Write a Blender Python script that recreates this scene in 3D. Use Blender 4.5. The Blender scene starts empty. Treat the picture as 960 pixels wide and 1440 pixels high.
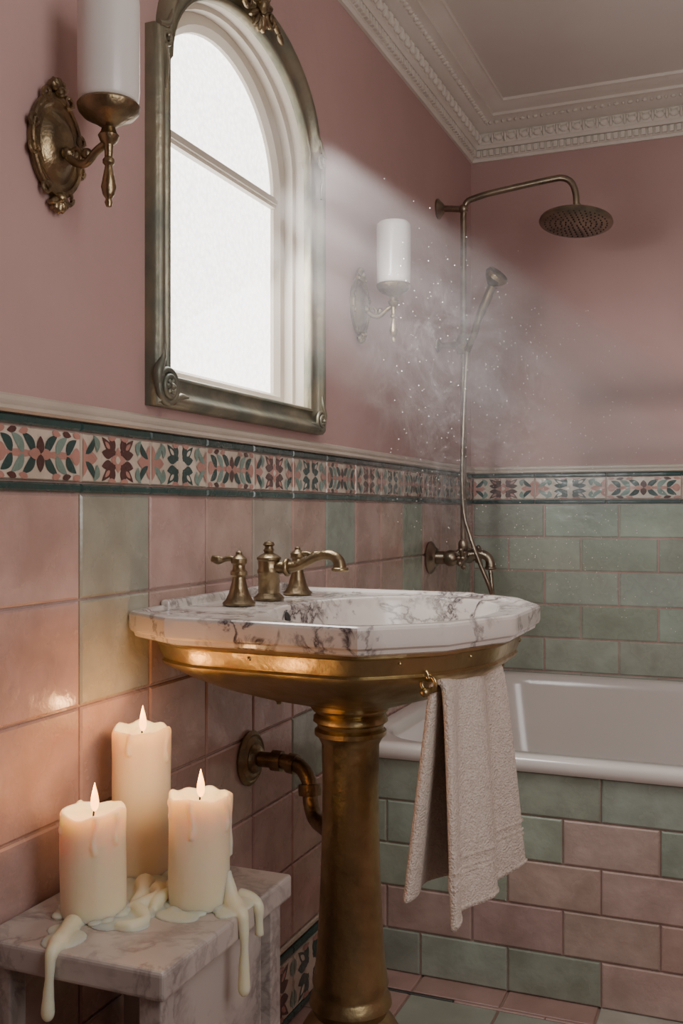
import bpy, bmesh, math, random
from mathutils import Vector, Matrix, noise
from mathutils.geometry import tessellate_polygon
rnd = random.Random(7)
COL = bpy.context.scene.collection
PI = math.pi
V = Vector

# ------------------------------------------------------------------ materials
def new_mat(name):
    m = bpy.data.materials.new(name); m.use_nodes = True
    nt = m.node_tree
    return m, nt, nt.nodes['Principled BSDF'], nt.nodes['Material Output']

def pm(name, col, col2=None, rough=.5, metal=0., vscale=6., bump=0., bscale=40., coat=0., vc=False,
       rvar=0., lo=.35, hi=.65, sss=0., sssr=(.03, .015, .008), detail=5.):
    m, nt, b, out = new_mat(name)
    N, L = nt.nodes, nt.links
    tc = N.new('ShaderNodeTexCoord')
    nz = N.new('ShaderNodeTexNoise'); nz.inputs['Scale'].default_value = vscale; nz.inputs['Detail'].default_value = detail
    L.new(tc.outputs['Object'], nz.inputs['Vector'])
    rp = N.new('ShaderNodeMapRange'); rp.inputs[1].default_value = lo; rp.inputs[2].default_value = hi
    L.new(nz.outputs['Fac'], rp.inputs[0])
    mx = N.new('ShaderNodeMix'); mx.data_type = 'RGBA'
    L.new(rp.outputs[0], mx.inputs['Factor'])
    c2 = col2 or col
    if vc:
        at = N.new('ShaderNodeVertexColor'); at.layer_name = 'Col'
        L.new(at.outputs['Color'], mx.inputs['A'])
        mu = N.new('ShaderNodeMix'); mu.data_type = 'RGBA'; mu.blend_type = 'MULTIPLY'; mu.inputs['Factor'].default_value = 1
        L.new(at.outputs['Color'], mu.inputs['A']); mu.inputs['B'].default_value = (*c2, 1)
        L.new(mu.outputs['Result'], mx.inputs['B'])
    else:
        mx.inputs['A'].default_value = (*col, 1); mx.inputs['B'].default_value = (*c2, 1)
    L.new(mx.outputs['Result'], b.inputs['Base Color'])
    b.inputs['Roughness'].default_value = rough; b.inputs['Metallic'].default_value = metal
    if rvar:
        r2 = N.new('ShaderNodeMapRange'); r2.inputs[1].default_value = lo; r2.inputs[2].default_value = hi
        r2.inputs[3].default_value = max(.05, rough - rvar); r2.inputs[4].default_value = rough + rvar
        L.new(nz.outputs['Fac'], r2.inputs[0]); L.new(r2.outputs[0], b.inputs['Roughness'])
    if coat: b.inputs['Coat Weight'].default_value = coat; b.inputs['Coat Roughness'].default_value = .15
    if bump:
        n2 = N.new('ShaderNodeTexNoise'); n2.inputs['Scale'].default_value = bscale; n2.inputs['Detail'].default_value = 4
        L.new(tc.outputs['Object'], n2.inputs['Vector'])
        bp = N.new('ShaderNodeBump'); bp.inputs['Strength'].default_value = bump; bp.inputs['Distance'].default_value = .01
        L.new(n2.outputs['Fac'], bp.inputs['Height']); L.new(bp.outputs['Normal'], b.inputs['Normal'])
    if sss:
        b.inputs['Subsurface Weight'].default_value = sss
        b.inputs['Subsurface Radius'].default_value = sssr
        b.inputs['Subsurface Scale'].default_value = 1.0
    return m

def marble_mat(name, base, base2, vein, rough=.25, scale=6., seed=0., k1=.45, k2=.8):
    m, nt, b, out = new_mat(name); N, L = nt.nodes, nt.links
    tc = N.new('ShaderNodeTexCoord')
    mp = N.new('ShaderNodeMapping'); mp.inputs['Location'].default_value = (seed, seed*.7, seed*1.3); L.new(tc.outputs['Object'], mp.inputs['Vector'])
    def vein_mask(sc, wid, dist, det):
        n = N.new('ShaderNodeTexNoise'); n.inputs['Scale'].default_value = sc; n.inputs['Detail'].default_value = det
        n.inputs['Distortion'].default_value = dist; n.inputs['Roughness'].default_value = .6
        L.new(mp.outputs['Vector'], n.inputs['Vector'])
        s = N.new('ShaderNodeMath'); s.operation = 'SUBTRACT'; s.inputs[1].default_value = .5; L.new(n.outputs['Fac'], s.inputs[0])
        a = N.new('ShaderNodeMath'); a.operation = 'ABSOLUTE'; L.new(s.outputs[0], a.inputs[0])
        r = N.new('ShaderNodeMapRange'); r.inputs[1].default_value = 0; r.inputs[2].default_value = wid
        r.inputs[3].default_value = 1; r.inputs[4].default_value = 0; L.new(a.outputs[0], r.inputs[0])
        return r.outputs[0]
    v1 = vein_mask(scale*.7, .022, .6, 7); v2 = vein_mask(scale*2.2, .055, .5, 6)
    msk = N.new('ShaderNodeTexNoise'); msk.inputs['Scale'].default_value = scale*1.1; msk.inputs['Detail'].default_value = 4; L.new(mp.outputs['Vector'], msk.inputs['Vector'])
    mr = N.new('ShaderNodeMapRange'); mr.inputs[1].default_value = .47; mr.inputs[2].default_value = .60; L.new(msk.outputs['Fac'], mr.inputs[0])
    mu = N.new('ShaderNodeMath'); mu.operation = 'MULTIPLY'; L.new(v2, mu.inputs[0]); L.new(mr.outputs[0], mu.inputs[1])
    mu2 = N.new('ShaderNodeMath'); mu2.operation = 'MULTIPLY'; L.new(mu.outputs[0], mu2.inputs[0]); mu2.inputs[1].default_value = k2
    mv = N.new('ShaderNodeMath'); mv.operation = 'MULTIPLY'; mv.inputs[1].default_value = k1; L.new(v1, mv.inputs[0])
    mxm = N.new('ShaderNodeMath'); mxm.operation = 'MAXIMUM'; L.new(mv.outputs[0], mxm.inputs[0]); L.new(mu2.outputs[0], mxm.inputs[1])
    c1 = N.new('ShaderNodeMix'); c1.data_type = 'RGBA'; c1.inputs['A'].default_value = (*base, 1); c1.inputs['B'].default_value = (*base2, 1)
    L.new(mr.outputs[0], c1.inputs['Factor'])
    c2 = N.new('ShaderNodeMix'); c2.data_type = 'RGBA'; c2.inputs['B'].default_value = (*vein, 1)
    L.new(c1.outputs['Result'], c2.inputs['A']); L.new(mxm.outputs[0], c2.inputs['Factor'])
    L.new(c2.outputs['Result'], b.inputs['Base Color']); b.inputs['Roughness'].default_value = rough
    b.inputs['Coat Weight'].default_value = .3
    return m

def emis_mat(name, col, st):
    m, nt, b, out = new_mat(name)
    b.inputs['Base Color'].default_value = (*col, 1)
    b.inputs['Emission Color'].default_value = (*col, 1); b.inputs['Emission Strength'].default_value = st
    return m

M = {}
M['pink_paint'] = pm('pink_paint', (.48, .315, .292), (.43, .278, .256), rough=.75, vscale=2.2, bump=.12, bscale=30)
M['cream'] = pm('cream_plaster', (.76, .72, .65), (.68, .63, .56), rough=.65, vscale=3, bump=.1, bscale=60)
M['ledge'] = pm('cream_glazed_ledge', (.56, .49, .41), (.48, .42, .35), rough=.4, vscale=6, bump=.1, bscale=40, coat=.3)
M['jamb'] = pm('beige_window_paint', (.62, .56, .47), (.55, .49, .41), rough=.5, vscale=4)
M['ceiling'] = pm('ceiling_paint', (.74, .71, .65), (.70, .66, .60), rough=.8, vscale=2)
M['tile'] = pm('glazed_tile', (1, 1, 1), (.74, .72, .70), rough=.26, vscale=11, bump=.34, bscale=22, coat=.45, vc=True, rvar=.12, detail=7)
M['floor'] = pm('floor_tile', (1, 1, 1), (.75, .72, .7), rough=.4, vscale=7, bump=.2, bscale=18, vc=True)
M['brass'] = pm('aged_brass', (.50, .40, .205), (.25, .195, .105), rough=.41, metal=1, vscale=12, bump=.2, bscale=45, rvar=.13, lo=.38, hi=.70, detail=9)
M['bronze'] = pm('dark_antique_brass', (.33, .25, .14), (.16, .12, .075), rough=.38, metal=1, vscale=22, bump=.2, bscale=90, rvar=.1)
M['patina'] = pm('patinated_gilt', (.32, .285, .195), (.165, .175, .14), rough=.42, metal=.7, vscale=9, bump=.12, bscale=60, rvar=.1)
M['showerm'] = pm('worn_shower_brass', (.36, .30, .22), (.20, .17, .13), rough=.33, metal=1, vscale=15, bump=.1, bscale=80)
M['marble'] = marble_mat('veined_marble', (.69, .64, .59), (.57, .51, .465), (.06, .045, .05), rough=.22, scale=7, seed=1.1, k1=.6, k2=1.)
M['marble2'] = marble_mat('stool_marble', (.52, .47, .43), (.42, .375, .345), (.17, .13, .125), rough=.4, scale=5, seed=3.3, k1=.35, k2=.7)
M['enamel'] = pm('white_enamel', (.70, .66, .62), (.66, .62, .58), rough=.18, coat=.6, vscale=3)
M['towel'] = pm('terry_cotton', (.83, .73, .64), (.73, .63, .55), rough=.95, vscale=120, bump=.8, bscale=300, detail=2)
M['wax'] = pm('candle_wax', (.88, .78, .57), (.84, .73, .51), rough=.45, vscale=10, bump=.05, bscale=30, sss=.8, sssr=(.045, .026, .012))
M['opal'] = pm('opal_glass', (.80, .75, .70), rough=.35, sss=.5, sssr=(.03, .03, .03), coat=.3)
M['flame'] = emis_mat('flame', (1, .44, .11), 6)
M['wick'] = pm('wick', (.02, .015, .01), rough=.9)
M['dark'] = pm('dark_hole', (.02, .018, .015), rough=.8)

# frosted pane; its daylight glow is put in as emission
m, nt, b, out = new_mat('frosted_daylight_glass'); N, L = nt.nodes, nt.links
tc = N.new('ShaderNodeTexCoord'); vo = N.new('ShaderNodeTexVoronoi'); vo.inputs['Scale'].default_value = 95
L.new(tc.outputs['Object'], vo.inputs['Vector'])
mr = N.new('ShaderNodeMapRange'); mr.inputs[1].default_value = 0; mr.inputs[2].default_value = .8; mr.inputs[3].default_value = 5.0; mr.inputs[4].default_value = 3.7
L.new(vo.outputs['Distance'], mr.inputs[0]); L.new(mr.outputs[0], b.inputs['Emission Strength'])
b.inputs['Emission Color'].default_value = (1, .96, .92, 1); b.inputs['Base Color'].default_value = (.8, .8, .8, 1); b.inputs['Roughness'].default_value = .4
M['pane'] = m

# misty air: light shaft and ray streaks shaped into the density, plus thin wisps
DX, DZ = .25, -.20
m = bpy.data.materials.new('mist_light_shaft'); m.use_nodes = True; nt = m.node_tree; N, L = nt.nodes, nt.links
N.remove(N['Principled BSDF']); out = N['Material Output']
vs = N.new('ShaderNodeVolumeScatter'); vs.inputs['Color'].default_value = (1, .94, .93, 1)
tc = N.new('ShaderNodeTexCoord'); sp = N.new('ShaderNodeSeparateXYZ'); L.new(tc.outputs['Object'], sp.inputs[0])
def mth(op, a, b_=None, c=None):
    n = N.new('ShaderNodeMath'); n.operation = op
    for i, q in enumerate((a, b_, c)):
        if q is None: continue
        if isinstance(q, (int, float)): n.inputs[i].default_value = q
        else: L.new(q, n.inputs[i])
    return n.outputs[0]
def sst(x, a, b_, o0=0., o1=1.):
    n = N.new('ShaderNodeMapRange'); n.interpolation_type = 'SMOOTHSTEP'; L.new(x, n.inputs[0])
    for i, q in enumerate((a, b_, o0, o1)): n.inputs[i+1].default_value = q
    return n.outputs[0]
yy_ = mth('SUBTRACT', sp.outputs['Y'], 2.24)
zp0 = mth('SUBTRACT', sp.outputs['Z'], mth('MULTIPLY', yy_, DZ))
zp = mth('ADD', 1.95, mth('DIVIDE', mth('SUBTRACT', zp0, 1.95), mth('ADD', 1., mth('MULTIPLY', yy_, .30))))
def band(c, w, a):
    return mth('MULTIPLY', sst(mth('ABSOLUTE', mth('SUBTRACT', zp, c)), w*.3, w, 1., 0.), a)
ray_streak = mth('ADD', mth('ADD', band(1.90, .040, 1.0), band(1.755, .040, .9)), mth('ADD', band(1.62, .040, .8), band(1.835, .014, .45)))
ray_streak = mth('ADD', ray_streak, band(1.50, .035, .55))
nz = N.new('ShaderNodeTexNoise'); nz.inputs['Scale'].default_value = 3.8; nz.inputs['Detail'].default_value = 7; nz.inputs['Distortion'].default_value = 2.4; nz.inputs['Roughness'].default_value = .62
L.new(tc.outputs['Object'], nz.inputs['Vector'])
rid = sst(mth('ABSOLUTE', mth('SUBTRACT', nz.outputs['Fac'], .5)), 0., .024, 1., 0.)
def dist_to(c):
    n = N.new('ShaderNodeVectorMath'); n.operation = 'DISTANCE'; L.new(tc.outputs['Object'], n.inputs[0]); n.inputs[1].default_value = c; return n.outputs['Value']
near = sst(dist_to((.20, 2.66, 1.46)), .08, .60, 1., 0.)
fade = mth('MULTIPLY', sst(zp, 1.958, 1.935), sst(zp, 1.36, 1.62))
base = mth('ADD', .10, mth('MULTIPLY', ray_streak, 1.0))
dens = mth('MULTIPLY', fade, base)
low = mth('MULTIPLY', mth('MULTIPLY', rid, near), 2.6)
L.new(mth('ADD', dens, low), vs.inputs['Density']); L.new(vs.outputs[0], out.inputs['Volume'])
M['mist'] = m

# ------------------------------------------------------------------ mesh builder
class MB:
    def __init__(s): s.v = []; s.f = []; s.c = []; s.s = []
    def add(s, vs, fs, col=(1, 1, 1), smooth=False):
        o = len(s.v); s.v += [V(p) for p in vs]
        for f in fs: s.f.append([i+o for i in f]); s.c.append(col); s.s.append(smooth)
    def box(s, lo, hi, col=(1, 1, 1)):
        x0, y0, z0 = lo; x1, y1, z1 = hi
        s.add([(x0,y0,z0),(x1,y0,z0),(x1,y1,z0),(x0,y1,z0),(x0,y0,z1),(x1,y0,z1),(x1,y1,z1),(x0,y1,z1)],
              [(0,3,2,1),(4,5,6,7),(0,1,5,4),(1,2,6,5),(2,3,7,6),(3,0,4,7)], col)
    def loft(s, rings, closed=True, cap0=False, cap1=False, col=(1, 1, 1), smooth=True):
        n = len(rings[0]); vs = [p for r in rings for p in r]; fs = []
        for i in range(len(rings)-1):
            for j in range(n if closed else n-1):
                k = (j+1) % n
                fs.append((i*n+j, i*n+k, (i+1)*n+k, (i+1)*n+j))
        if cap0: fs.append(tuple(range(n))[::-1])
        if cap1: fs.append(tuple((len(rings)-1)*n+i for i in range(n)))
        s.add(vs, fs, col, smooth)
    def lathe(s, prof, loc=(0, 0, 0), axis=(0, 0, 1), n=32, sx=1., sy=1., col=(1, 1, 1), wob=None):
        q = V((0, 0, 1)).rotation_difference(V(axis).normalized()).to_matrix()
        rings = []
        for r, z in prof:
            ring = []
            for i in range(n):
                a = 2*PI*i/n; rr = max(r, .0002)
                if wob: rr *= wob(a, z)
                ring.append(V(loc) + q @ V((rr*math.cos(a)*sx, rr*math.sin(a)*sy, z)))
            rings.append(ring)
        s.loft(rings, True, True, True, col)
    def tube(s, pts, rad, n=14, col=(1, 1, 1)):
        pts = [V(p) for p in pts]; k = len(pts)
        if not isinstance(rad, (list, tuple)): rad = [rad]*k
        rings = []; t0 = (pts[1]-pts[0]).normalized()
        up = V((0, 0, 1)) if abs(t0.z) < .9 else V((1, 0, 0))
        nrm = (up - t0*up.dot(t0)).normalized(); pt = t0
        for i in range(k):
            t = (pts[min(i+1, k-1)] - pts[max(i-1, 0)]).normalized()
            nrm = (pt.rotation_difference(t)) @ nrm; nrm = (nrm - t*nrm.dot(t)).normalized(); pt = t
            bn = t.cross(nrm)
            rings.append([pts[i] + (nrm*math.cos(2*PI*j/n) + bn*math.sin(2*PI*j/n))*rad[i] for j in range(n)])
        s.loft(rings, True, True, True, col)
    def ball(s, c, r, n=14, rot=None, col=(1, 1, 1)):
        if not isinstance(r, (list, tuple)): r = (r, r, r)
        q = rot or Matrix.Identity(3); rings = []
        m_ = max(6, n//2+1)
        for i in range(m_+1):
            p = -PI/2 + PI*i/m_; cr = max(math.cos(p), .001)
            rings.append([V(c) + q @ V((r[0]*cr*math.cos(2*PI*j/n), r[1]*cr*math.sin(2*PI*j/n), r[2]*math.sin(p))) for j in range(n)])
        s.loft(rings, True, True, True, col)
    def torus(s, c, R_, r, axis=(0, 0, 1), n=28, k=10, sx=1, sy=1, col=(1, 1, 1)):
        q = V((0, 0, 1)).rotation_difference(V(axis).normalized()).to_matrix(); rings = []
        for i in range(n+1):
            a = 2*PI*i/n
            rings.append([V(c) + q @ V(((R_+r*math.cos(2*PI*j/k))*math.cos(a)*sx, (R_+r*math.cos(2*PI*j/k))*math.sin(a)*sy, r*math.sin(2*PI*j/k))) for j in range(k)])
        s.loft(rings, True, col=col)
    def tile(s, fn, a0, a1, b0, b1, t, col, g=.002, ch=.0035):
        a0 += g; a1 -= g; b0 += g; b1 -= g
        o = [fn(a0, b0, 0), fn(a1, b0, 0), fn(a1, b1, 0), fn(a0, b1, 0)]
        m1 = [fn(a0, b0, t*.6), fn(a1, b0, t*.6), fn(a1, b1, t*.6), fn(a0, b1, t*.6)]
        i = [fn(a0+ch, b0+ch, t), fn(a1-ch, b0+ch, t), fn(a1-ch, b1-ch, t), fn(a0+ch, b1-ch, t)]
        fs = [(8, 9, 10, 11)]
        for k in range(4):
            l = (k+1) % 4
            fs += [(k, l, 4+l, 4+k), (4+k, 4+l, 8+l, 8+k)]
        s.add(o+m1+i, fs, col, False)
    def quad(s, p, col=(1, 1, 1)): s.add(p, [(0, 1, 2, 3)], col)
    def poly(s, p, col=(1, 1, 1)): s.add(p, [tuple(range(len(p)))], col)
    def build(s, name, mat, parent=None, loc=None, sharp=38, recalc=True, bevel=0, sub=0, solid=0, remesh=0):
        me = bpy.data.meshes.new(name)
        if parent is not None: off = WL[parent.name]; ol = V((0, 0, 0))
        else:
            if loc is None:
                xs = [p.x for p in s.v]; ys = [p.y for p in s.v]; zs = [p.z for p in s.v]
                loc = ((min(xs)+max(xs))/2, (min(ys)+max(ys))/2, min(zs))
            off = V(loc); ol = V(loc)
        me.from_pydata([p-off for p in s.v], [], s.f); me.update()
        me.polygons.foreach_set('use_smooth', s.s)
        ca = me.color_attributes.new('Col', 'FLOAT_COLOR', 'CORNER')
        for p, c in zip(me.polygons, s.c):
            for li in p.loop_indices: ca.data[li].color = (*c, 1)
        if recalc:
            bm = bmesh.new(); bm.from_mesh(me); bmesh.ops.recalc_face_normals(bm, faces=bm.faces); bm.to_mesh(me); bm.free()
        if any(s.s) and not remesh: me.set_sharp_from_angle(angle=math.radians(sharp))
        me.materials.append(mat)
        o = bpy.data.objects.new(name, me); COL.objects.link(o); o.location = ol
        if parent is not None: o.parent = parent
        WL[o.name] = off
        if remesh:
            md = o.modifiers.new('melt', 'REMESH'); md.mode = 'VOXEL'; md.voxel_size = remesh; md.use_smooth_shade = True
            ms = o.modifiers.new('soften', 'SMOOTH'); ms.factor = .6; ms.iterations = 7
        if solid:
            md = o.modifiers.new('thickness', 'SOLIDIFY'); md.thickness = solid; md.offset = 0
        if bevel:
            md = o.modifiers.new('bevel', 'BEVEL'); md.width = bevel; md.segments = 3; md.limit_method = 'ANGLE'
        if sub:
            md = o.modifiers.new('sub', 'SUBSURF'); md.levels = sub; md.render_levels = sub
        return o
WL = {}
def tag(o, label, cat, group=None):
    o['label'] = label; o['category'] = cat
    if group: o['group'] = group
    return o
def thing(name, label, cat, loc, group=None):
    o = bpy.data.objects.new(name, None); COL.objects.link(o); o.location = loc; WL[o.name] = V(loc)
    o.empty_display_size = .05
    return tag(o, label, cat, group)
def struct(o): o['kind'] = 'structure'; return o
def dup(root, loc, label):
    r = root.copy(); COL.objects.link(r); r.location = loc; r['label'] = label
    for ch in list(root.children):
        c = ch.copy(); COL.objects.link(c); c.parent = r
        for g in list(ch.children):
            d = g.copy(); COL.objects.link(d); d.parent = c
    return r
def catmull(P, k=8):
    P = [V(p) for p in P]; P = [P[0]*2-P[1]] + P + [P[-1]*2-P[-2]]; out = []
    for i in range(1, len(P)-2):
        for j in range(k):
            t = j/k; a, b_, c, d = P[i-1:i+3]
            out.append(.5*((2*b_) + (c-a)*t + (2*a-5*b_+4*c-d)*t*t + (-a+3*b_-3*c+d)*t**3))
    out.append(P[-2]); return out
def lerp(a, b_, t): return a+(b_-a)*t
def rads(vals, n):
    out = []
    for i in range(n):
        x = i/(n-1)*(len(vals)-1); k = min(int(x), len(vals)-2); t = x-k; t = t*t*(3-2*t); out.append(lerp(vals[k], vals[k+1], t))
    return out

# ------------------------------------------------------------------ dimensions
YB = 3.76; XR = 1.9; YF = -.8; ZC = 2.677; ZCAM = 1.18
YC = 1.905
def outline(hw, zb, zs, za, x, hwa=None, zs2=None, ns=6, na=28, nb=6):
    hwa = hwa or hw; zs2 = zs2 or zs; p = []
    for i in range(ns): p.append(V((x, YC-hw, lerp(zb, zs, i/(ns-1)))))
    for i in range(na):
        a = PI - PI*(i+.0)/(na-1)
        p.append(V((x, YC+hwa*math.cos(a), zs2+(za-zs2)*math.sin(a))))
    for i in range(ns): p.append(V((x, YC+hw, lerp(zs, zb, i/(ns-1)))))
    for i in range(1, nb): p.append(V((x, lerp(YC+hw, YC-hw, i/nb), zb)))
    return p

# ------------------------------------------------------------------ room shell
hole = outline(.318, 1.427, 2.0, 2.222, 0)
outer = [V((0, YF, 0)), V((0, YB, 0)), V((0, YB, ZC)), V((0, YF, ZC))]
mb = MB(); allp = outer + hole
tris = tessellate_polygon([[V((p.y, p.z, 0)) for p in outer], [V((p.y, p.z, 0)) for p in hole]])
mb.add(allp, [tuple(t) for t in tris])
struct(mb.build('wall_left', M['pink_paint'], loc=(0, 0, 0)))
mb = MB(); mb.box((-.1, YB, 0), (XR+.1, YB+.1, ZC)); struct(mb.build('wall_back', M['pink_paint'], loc=(0, YB, 0)))
mb = MB(); mb.box((XR, YF, 0), (XR+.1, YB, ZC)); struct(mb.build('wall_right', M['pink_paint'], loc=(XR, 0, 0)))
mb = MB(); mb.box((-.1, YF-.1, 0), (XR+.1, YF, ZC)); struct(mb.build('wall_front', M['pink_paint'], loc=(0, YF, 0)))
mb = MB(); mb.box((-.1, YF-.1, ZC), (XR+.1, YB+.1, ZC+.08)); struct(mb.build('ceiling', M['ceiling'], loc=(0, 0, ZC)))

# floor
mb = MB(); GR = (.34, .22, .18)
mb.box((-.1, YF-.1, -.1), (XR+.1, YB+.1, -.004), GR)
ffn = lambda a, b_, h: V((a, b_, -.004+h))
fc = [(.46, .29, .255), (.42, .27, .235), (.46, .44, .38), (.47, .31, .27), (.38, .41, .34)]
FR = [(-.8+.15*i, -.65+.15*i) for i in range(20)] + [(2.20, 2.355), (2.355, 2.367), (2.367, 2.5)]
for r_, (y0_, y1_) in enumerate(FR):
    x = -.11*(r_ % 2)
    while x < XR:
        c = rnd.choice([fc[1], fc[3], fc[2], fc[4]]) if rnd.random() < .65 else fc[0]
        if y1_-y0_ < .05: c = (.05, .045, .04) if -.05 < x < .30 else fc[3]
        elif abs(y0_-2.20) < .01: c = fc[4] if .20 < x < .45 else fc[3]
        g_ = .001 if y1_-y0_ < .05 else .003
        mb.tile(ffn, max(x, 0), min(x+.22, XR), y0_, y1_, .004, c, g=g_, ch=.002); x += .22
struct(mb.build('floor', M['floor'], loc=(0, 0, 0)))

# ------------------------------------------------------------------ tiles
PINK = (.53, .355, .312); SAGE = (.36, .415, .345); TEAL = (.03, .075, .07); CREAMC = (.66, .58, .48)
CORAL = (.47, .25, .205); GREEN = (.20, .30, .26); BROWN = (.095, .045, .04); GROUT = (.50, .355, .31)
def jit(c, a=.08):
    k = 1+rnd.uniform(-a, a); return tuple(min(1, x*k*(1+rnd.uniform(-.03, .03))) for x in c)
def leaf(mb, fn, a, b_, ln, wd, ang, col, h, curve=0., clip=None):
    pts = []; n = 8
    for i in range(n+1):
        t = i/n; w = wd*math.sin(PI*t**.8)**.8; pts.append((ln*t, w+curve*math.sin(PI*t)))
    for i in range(n-1, 0, -1):
        t = i/n; w = wd*math.sin(PI*t**.8)**.8; pts.append((ln*t, -w+curve*math.sin(PI*t)))
    ca, sa = math.cos(ang), math.sin(ang); P = []
    for x, y_ in pts:
        aa, bb = a+x*ca-y_*sa, b_+x*sa+y_*ca
        if clip:
            aa = clip[4]+(aa-clip[4])*clip[5]
            aa = min(max(aa, clip[0]), clip[1]); bb = min(max(bb, clip[2]), clip[3])
        P.append(fn(aa, bb, h))
    mb.poly(P, col)
def motif(mb, fn, a0, a1, b0, b1, t, kind=0):
    mb.tile(fn, a0, a1, b0, b1, t, CREAMC, g=.002, ch=.002)
    a = (a0+a1)/2; bb = (b0+b1)/2; h = t+.0005; q = (b1-b0)/2/.042
    cl = (a0+.0035, a1-.0035, b0+.003, b1-.003, a, min(1.35, max(.6, (a1-a0)/.2)))
    lay = [0]
    def lf_(x, y_, ln, wd, an, col, cu=0.):
        lay[0] += 1
        leaf(mb, fn, a+x*q, bb+y_*q, ln*q, wd*q*1.18, an, col, h+.00003*lay[0], cu*q, cl)
    def cross(cx, D, E, s=1.):
        for sx in (-1, 1):
            for sy in (-1, 1):
                an = math.atan2(sy*.80, sx*1.)
                ux, uy = math.cos(an), math.sin(an)
                lf_(cx+ux*.002*s, uy*.002*s, .050*s, .0065*s, an, D)
                px_, py_ = cx+ux*.016*s, uy*.016*s
                lf_(px_, py_, .028*s, .0065*s, an+.66, D, .002*s); lf_(px_, py_, .028*s, .0065*s, an-.66, D, -.002*s)
                lf_(cx+ux*.026*s, uy*.026*s, .016*s, .003*s, an, E)
        for k in range(4): lf_(cx, 0, .019*s, .006*s, k*PI/2, E)
        lf_(cx-.006*s, 0, .012*s, .005*s, 0, CREAMC)
    if kind % 3 in (0, 1):
        D, E = ((BROWN, CORAL), (TEAL, CREAMC))[kind % 3]
        cross(0, D, E, 1.15)
        for sx in (-1, 1):
            b_ = 0 if sx < 0 else PI
            for an, ln in ((0, .040), (1.57, .032), (-1.57, .032)):
                lf_(sx*.099, 0, ln, .0105, b_+an, CORAL)
            for sy in (-1, 1):
                lf_(sx*.092, sy*.006, .042, .0055, (0 if sx < 0 else PI)-sx*sy*.85, TEAL if kind % 3 == 0 else GREEN, sx*sy*.004)
                lf_(sx*.060, sy*.010, .030, .006, sy*PI/2-sx*sy*.35, GREEN, sx*sy*.006)
                lf_(sx*.030, sy*.037, .024, .0045, (0 if sx < 0 else PI), CORAL)
    else:
        for sx in (-1, 1):
            b_ = 0 if sx > 0 else PI
            lf_(sx*.010, 0, .086, .005, b_, CORAL)
            for k, xx in enumerate((.012, .038, .064)):
                for sy in (-1, 1):
                    lf_(sx*xx, sy*.001, .042-.003*k, .007, b_+sx*sy*.80, (TEAL, GREEN, TEAL)[k], sx*sy*.004)
                    lf_(sx*(xx+.016), sy*.036, .022, .0045, b_-sx*sy*.2, (CORAL, BROWN, CORAL)[k])
            lf_(sx*.099, 0, .024, .012, PI if sx > 0 else 0, CORAL)
        for k in range(4): lf_(0, 0, .028, .0075, k*PI/2, BROWN if k % 2 else CORAL)
def border(mb, fn, a_list, z0, z1, z2, z3, t, k0=0):
    for i in range(len(a_list)-1):
        a0, a1 = a_list[i], a_list[i+1]
        mb.tile(fn, a0, a1, z0, z1, t+.002, TEAL, g=.001, ch=.003)
        motif(mb, fn, a0, a1, z1, z2, t, i+k0)
        mb.tile(fn, a0, a1, z2, z3, t+.002, TEAL, g=.001, ch=.003)
lf = lambda a, b_, h: V((h, a, b_))
mb = MB(); mb.quad([lf(YF, 0, .001), lf(YB, 0, .001), lf(YB, 1.33, .001), lf(YF, 1.33, .001)], GROUT)
cols = [1.333+.2*k for k in range(-11, 13)]
cols = [c for c in cols if YF < c < YB]; cols = [YF]+cols+[YB]
greens = {(0, 0), (0, 1), (5, 0), (8, 0), (8, 1), (-3, 1), (4, 3), (-5, 0), (11, 1)}
ki0 = round((cols[1]-1.333)/.2)-1
for i in range(len(cols)-1):
    k = ki0+i
    for r in range(6):
        c = SAGE if (k, r) in greens else PINK
        if (k, r) == (0, 0): c = (.36, .37, .30)
        if (k, r) == (0, 1): c = (.42, .405, .335)
        if (k, r) == (3, 0): c = (.45, .39, .325)
        mb.tile(lf, cols[i], cols[i+1], 1.21-.17*(r+1), 1.21-.17*r, .007, jit(c))
border(mb, lf, cols, 1.21, 1.226, 1.308, 1.324, .008, 1)
mb.tile(lf, YF, YB, .172, .19, .009, CREAMC)
border(mb, lf, cols, .0, .018, .15, .170, .008, 1)
struct(mb.build('trim_1', M['tile'], loc=(0, 0, 0)))
bf = lambda a, b_, h: V((a, YB-h, b_))
mb = MB(); mb.quad([bf(0, 0, .001), bf(XR, 0, .001), bf(XR, 1.33, .001), bf(0, 1.33, .001)], GROUT)
for r in range(9):
    x = .01 - .135*(r % 2)
    while x < XR:
        mb.tile(bf, max(x, .009), min(x+.27, XR), max(0, 1.21-.124*(r+1)), 1.21-.124*r, .006, jit(SAGE, .13), g=.0028); x += .27
bc = [.009]+[.245+.26*k for k in range(7)]; bc = [c for c in bc if c < XR-.05]+[XR]
border(mb, bf, bc, 1.21, 1.226, 1.308, 1.324, .007, 0)
struct(mb.build('trim_2', M['tile'], loc=(0, YB, 0)))
prof = [(0, 1.324), (.014, 1.324), (.020, 1.328), (.019, 1.333), (.014, 1.336), (.017, 1.341), (.017, 1.347), (.012, 1.351), (0, 1.352)]
mb = MB()
mb.loft([[V((o, YF, z)), V((o, YB-o, z)), V((XR, YB-o, z))] for o, z in prof], closed=False, smooth=False)
struct(mb.build('trim_3', M['ledge'], loc=(0, 0, 1.32)))

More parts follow.
